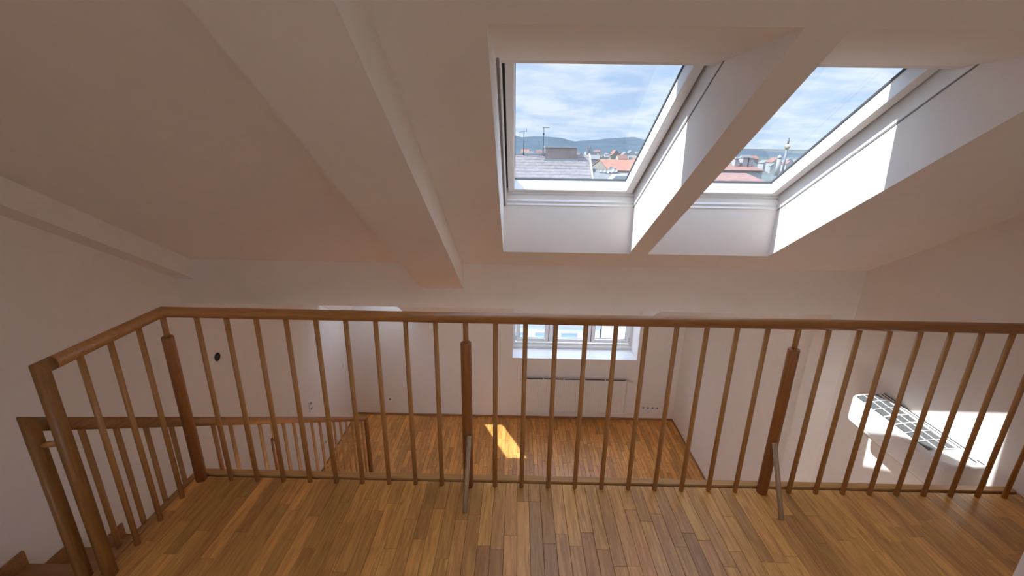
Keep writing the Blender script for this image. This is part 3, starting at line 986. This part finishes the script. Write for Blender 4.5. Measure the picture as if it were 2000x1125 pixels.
# satellite dishes along the neighbour ridge
DISH = ['first satellite dish from the verge on the lower grey roof', 'second satellite dish from the verge on the lower grey roof', 'middle one of the five satellite dishes on the lower grey roof',
        'largest and highest satellite dish on the lower grey roof', 'last satellite dish from the verge on the lower grey roof']
def dish(px, py, r_, k_):
    c = at(px, py, 40.0)
    base = z2 - .02
    d_ = thing('satellite_dish', DISH[k_], 'dish', (c.x, 40.0, base), 'satellite dishes on the grey ridge')
    mb = MB()
    n = 14; rings_ = [0.0, .5, .85, 1.0]
    ax = Vector((-.45, -.85, .25)).normalized()
    u_ = ax.cross(Vector((0, 0, 1))).normalized(); v_ = u_.cross(ax)
    vv = []
    for s_ in rings_:
        for i in range(n):
            t_ = 2 * math.pi * i / n
            vv.append(c + (u_ * math.cos(t_) + v_ * math.sin(t_)) * r_ * max(s_, .01) + ax * (r_ * .28 * s_ * s_))
    ff = []
    for j in range(3):
        for i in range(n): ff.append((j * n + i, j * n + (i + 1) % n, (j + 1) * n + (i + 1) % n, (j + 1) * n + i))
    mb.add(vv, ff, 0, True)
    mb.build('reflector', METAL, d_)
    mb = MB(); mb.tube([(c.x, 40.08, base - .2), (c.x, 40.08, c.z)], .03, 6)
    mb.build('mast', MAST, d_)
    mb = MB(); mb.tube([c - v_ * r_, c + ax * r_ * .9], .015, 5)
    mb.build('feed_arm', MAST, d_)
for k_, (px, py, r_) in enumerate(((1172, 333.5, .16), (1179.5, 334, .18), (1186, 335, .20), (1194.5, 332, .26), (1202, 333.5, .20))):
    dish(px, py, r_, k_)

# antennas on the opposite ridge
ta, tb = at(1060.5, 301, 41.8), at(1060.5, 249, 41.8)
an = thing('antenna', 'tall thin antenna mast next to the pinkish chimney block', 'antenna', (ta.x, 41.8, ta.z))
mb = MB(); mb.tube([(ta.x, 41.8, zr - .12), (ta.x, 41.8, tb.z)], .035, 8); mb.build('mast', MAST, an)
mb = MB(); mb.tube([(ta.x - .1, 41.8, tb.z), (ta.x + .5, 41.8, tb.z - .01)], .022, 6)
for i in range(4): mb.tube([(ta.x + i * .15, 41.65, tb.z), (ta.x + i * .15, 41.95, tb.z)], .012, 5)
mb.build('dipole_array', MAST, an)
mb = MB(); mb.box(ta.x - .07, ta.x + .07, 41.74, 41.86, at(1060, 263, 41.8).z, at(1060, 260, 41.8).z)
mb.build('amplifier_box', MAST, an)
ta, tb = at(1022.5, 301, 41.8), at(1022.5, 257.5, 41.8)
an = thing('antenna', 'low television antenna with a slanted boom standing left of the tall mast', 'antenna', (ta.x, 41.8, ta.z))
mb = MB(); mb.tube([(ta.x, 41.8, zr - .12), (ta.x, 41.8, tb.z)], .03, 8); mb.build('mast', MAST, an)
mb = MB(); p0, p1 = at(1014, 258.5, 41.8), at(1029, 255.5, 41.8)
mb.tube([p0, p1], .022, 6)
for i in range(5):
    c = p0.lerp(p1, i / 4)
    mb.tube([(c.x, 41.55, c.z), (c.x, 42.05, c.z)], .014, 5)
c = p1
mb.tube([(c.x, 41.8, c.z - .1), (c.x - .05, 41.8, c.z + .25)], .014, 5)
mb.build('dipole_array', MAST, an)

def gable_house(x0, x1, y0, y1, zb_, ze_, zr_, wall, roof, label, name='house', cat='house', group=None, along='x', nwin=0):
    t_ = thing(name, label, cat, ((x0 + x1) / 2, (y0 + y1) / 2, zb_), group)
    ym, xm = (y0 + y1) / 2, (x0 + x1) / 2
    mb = MB()
    if along == 'x':
        mb.prism([(y0, zb_), (y1, zb_), (y1, ze_), (ym, zr_), (y0, ze_)], x0, x1)
    else:
        mb.prism([(x0, zb_), (x1, zb_), (x1, ze_), (xm, zr_), (x0, ze_)], y0, y1, 'y')
    mb.build('wall', wall, t_)
    o_ = .04 * (x1 - x0); th = .06 * (zr_ - ze_) + .1
    mb = MB()
    if along == 'x':
        k_ = (zr_ - ze_) / (ym - y0)
        e_ = .06 * (y1 - y0)
        mb.prism([(y0 - e_, ze_ - e_ * k_ + .02), (ym, zr_ + .02), (y1 + e_, ze_ - e_ * k_ + .02), (y1 + e_, ze_ - e_ * k_ + th), (ym, zr_ + th), (y0 - e_, ze_ - e_ * k_ + th)], x0 - o_ * .3, x1 + o_ * .3)
    else:
        k_ = (zr_ - ze_) / (xm - x0)
        e_ = .06 * (x1 - x0)
        mb.prism([(x0 - e_, ze_ - e_ * k_ + .02), (xm, zr_ + .02), (x1 + e_, ze_ - e_ * k_ + .02), (x1 + e_, ze_ - e_ * k_ + th), (xm, zr_ + th), (x0 - e_, ze_ - e_ * k_ + th)], y0 - .3, y1 + .3, 'y')
    mb.build('roof', roof, t_)
    if nwin:
        for i in range(nwin):
            xx = x0 + (x1 - x0) * (i + .5) / nwin
            hw = (x1 - x0) / nwin * .22
            mb = MB(); mb.box(xx - hw, xx + hw, y0 - .08, y0 + .02, ze_ - 3.2, ze_ - 1.2)
            mb.build('window', PANE, t_)
    return t_

# orange roof to the right in the first skylight
a_, b_ = at(1183, 331, 78), at(1246, 331, 78)
gable_house(a_.x, b_.x + 2, 76, 92, GZ, a_.z, at(1200, 313.5, 84).z, CREAM, TILE_RED,
            'house with a bright orange tiled roof beyond the satellite dishes', nwin=5)
# brick-red roof below the second skylight
a_, b_ = at(1380, 356, 46), at(1511, 356, 46)
gz = gable_house(a_.x - 2, b_.x, 44, 60, GZ, a_.z - .6, at(1450, 341, 52).z, CREAM, TILE_BRICK,
            'house with a brick-red tiled roof seen at the foot of the second skylight', nwin=6)
mb = MB(); mb.box(a_.x - 2.2, b_.x + .2, 51.8, 52.2, at(1450, 341, 52).z, at(1450, 339.4, 52).z)
mb.build('ridge_tiles', BRICK, gz)
for i, px in enumerate((1436, 1452.5, 1464)):
    c = at(px, 318, 90); 
    t_ = thing('chimney_stack', ['white slim chimney stack left of the wide one behind the brick-red roof', 'white wide chimney stack in the middle behind the brick-red roof', 'white chimney stack right of the wide one behind the brick-red roof'][i], 'chimney', (c.x, 90, c.z))
    wd2 = (.32, .50, .42)[i]
    zr2, ze2 = at(1450, 322, 92).z, at(1450, 333, 86).z
    zb2 = ze2 + (zr2 - ze2) * 3.4 / 6 - .02
    mb = MB(); mb.box(c.x - wd2, c.x + wd2, 89.4, 90.6, zb2, at(px, 307 + (2, 0, 1)[i], 90).z)
    mb.build('shaft', RENDER, t_)
    mb = MB(); mb.box(c.x - wd2 - .12, c.x + wd2 + .12, 89.2, 90.8, at(px, 308 + (2, 0, 1)[i], 90).z, at(px, 306.5 + (2, 0, 1)[i], 90).z)
    mb.build('cap', METAL, t_)
a_, b_ = at(1415, 340, 84), at(1500, 340, 84)
gable_house(a_.x, b_.x, 86, 98, GZ, at(1450, 333, 86).z, at(1450, 322, 92).z, RENDER, TILE_BRICK,
            'pale house with dull red roof carrying the white chimney stacks', nwin=6)

# church with two spires
t_ = thing('church', 'distant church with two slim pointed spires in front of the hills', 'church', (at(1149, 300, 520).x, 520, GZ))
for px in (1147, 1152.5):
    c = at(px, 300, 520); zt_ = at(px, 291, 520).z
    mb = MB(); mb.box(c.x - 1.3, c.x + 1.3, 518.7, 521.3, GZ, zt_); tw = mb.build('tower', RENDER, t_)
    zz = at(px, 282, 520).z
    mb = MB(); mb.add([(c.x - 1.3, 518.7, zt_), (c.x + 1.3, 518.7, zt_), (c.x + 1.3, 521.3, zt_), (c.x - 1.3, 521.3, zt_), (c.x, 520, zz)], [(0, 1, 4), (1, 2, 4), (2, 3, 4), (3, 0, 4), (0, 3, 2, 1)])
    mb.build('spire', TILE_GREY2, tw)
c = at(1147, 300, 520); d_ = at(1160, 300, 520)
mb = MB(); mb.prism([(c.x - 1, GZ), (d_.x + 4, GZ), (d_.x + 4, c.z - 1), (d_.x + 4, c.z + 2), (c.x - 1, c.z + 2)], 521.4, 535, 'y')
mb.build('nave', RENDER, t_)

# slim tower with a golden bulb
D_ = 420
c = at(1531, 322, D_)
t_ = thing('chimney_tower', 'tall slim pale tower with a round golden bulb near its top', 'tower', (c.x, D_, GZ))
def rad_px(n_): return n_ * D_ / F * .92
GOLD = plain('golden_bulb', (0.62, 0.50, 0.30), .35, .6)
PALE = plain('pale_tower_shaft', (0.232, 0.240, 0.256), .6)
zt_ = lambda y: at(1532, y, D_).z
mb = MB(); mb.tube([(c.x, D_, GZ), (c.x, D_, zt_(291))], rad_px(2.1), 12); mb.build('shaft', PALE, t_)
mb = MB(); pr_ = [(291.5, 2.2), (290, 4.2), (287.5, 5.2), (285, 4.8), (283, 3.4), (281.5, 2.0)]
mb.tube([(c.x, D_, zt_(y)) for y, r_ in pr_], [rad_px(r_) for y, r_ in pr_], 14); mb.build('bulb', GOLD, t_)
mb = MB(); pr_ = [(281.8, 1.8), (276, 1.6), (275, 2.2), (273.5, 1.3), (271, 1.0), (270.2, 1.9), (269, .4)]
mb.tube([(c.x, D_, zt_(y)) for y, r_ in pr_], [rad_px(r_) for y, r_ in pr_], 12); mb.build('finial', PALE, t_)
c = at(1523, 306, 400)
t_ = thing('domed_tower', 'short white tower with a small dome left of the slim bulb tower', 'tower', (c.x, 400, GZ))
mb = MB(); mb.tube([(c.x, 400, GZ), (c.x, 400, at(1523, 309, 400).z)], 1.6, 10); mb.build('shaft', RENDER, t_)
mb = MB(); zz = lambda y: at(1523, y, 400).z
mb.tube([(c.x, 400, zz(309)), (c.x, 400, zz(306.5)), (c.x, 400, zz(304.5)), (c.x, 400, zz(302))], [2.0, 1.8, 1.0, .1], 10); mb.build('dome', METAL, t_)

# scattered far houses; look-alikes share one label
rng = random.Random(5)
kinds = []
for wall_, roof_, lb in ((RENDER, TILE_BRICK, 'tiny white far house with a dull red roof in the city'),
                         (RENDER, TILE_GREY2, 'tiny white far house with a grey roof in the city'),
                         (CREAM, TILE_RED, 'tiny cream far house with an orange roof in the city')):
    p_ = gable_house(-7, 7, -6, 6, 0, 11, 15.5, wall_, roof_, lb, 'far_house', 'house', lb.replace('tiny ', '').replace(' house', ' houses'))
    kinds.append(p_)
spots = []
taken = []
for _ in range(260):
    px = rng.uniform(1003, 1262); py = rng.triangular(291, 322, 296)
    spots.append((px, py))
for _ in range(200):
    px = rng.uniform(1385, 1600); py = rng.triangular(301, 334, 312)
    spots.append((px, py))
used = [0, 0, 0]
KL = ['tiny white far house with a dull red roof', 'tiny white far house with a grey roof', 'tiny cream far house with an orange roof']
for px, py in spots:
    hor = 283.8 + (px - 1000) * .0135
    el = max(py - hor, 6) / F
    dist = (CAM.z - (GZ + 13)) / el
    if dist < 420: continue
    dist = min(dist, 1700)
    c = at(px, py, dist)
    if any(math.hypot(c.x - a_, dist - b_) < 19 for a_, b_ in taken): continue
    taken.append((c.x, dist))
    kd = rng.choices((0, 1, 2), (3, 5, 2))[0]
    o_ = kinds[kd] if used[kd] == 0 else copy_tree(kinds[kd])
    used[kd] += 1
    sk = 'first' if px < 1300 else 'second'
    lb = KL[kd] + ' seen through the %s skylight' % sk
    o_['label'] = lb; o_['group'] = lb.replace('house', 'houses')
    o_.location = (c.x, dist, GZ)
    o_.rotation_euler.z = rng.choice((0, math.pi / 2)) + rng.uniform(-.3, .3)
    s_ = rng.uniform(.5, .95)
    o_.scale = (s_, s_, s_ * rng.uniform(.8, 1.15))

# wooded hills on the horizon
HILL = plain('haze_tinted_hills', (0.043, 0.071, 0.093), .95, noise=.22, nscale=.006)  # blue of the distance haze is put into the base colour
prof = [(-1400, 275), (-600, 262), (0, 268), (600, 262), (900, 268), (985, 264), (1007, 266.5), (1018, 268.5), (1040, 266.5), (1060, 267), (1085, 269), (1105, 273.5), (1118, 276),
        (1140, 274), (1165, 272.5), (1185, 270), (1205, 269), (1225, 271), (1255, 273), (1300, 279), (1380, 289), (1447, 297.5), (1483, 299.5), (1498, 301),
        (1522, 299), (1562, 301), (1650, 304), (1800, 300), (2100, 312), (2800, 330)]
mb = MB(); vv = []; rows = [(.30, 0.0), (.42, .10), (.56, .38), (.74, .78), (.90, .96), (1.0, 1.0), (1.15, .7), (1.4, 0)]
rng = random.Random(3)
for px, py in prof:
    for fr_, hh in rows:
        dd = 4200 * fr_
        top = at(px, py, 4200)
        hz = (top.z - GZ) * hh * (1 + (0 if hh in (0.0, 1.0, .96) else rng.uniform(-.18, .18)))
        vv.append((top.x * (fr_ * .5 + .5), dd, GZ - 2 + hz))
nr = len(rows); ff = []
for i in range(len(prof) - 1):
    for j in range(nr - 1):
        ff.append((i * nr + j, (i + 1) * nr + j, (i + 1) * nr + j + 1, i * nr + j + 1))
mb.add(vv, ff, 0, True)
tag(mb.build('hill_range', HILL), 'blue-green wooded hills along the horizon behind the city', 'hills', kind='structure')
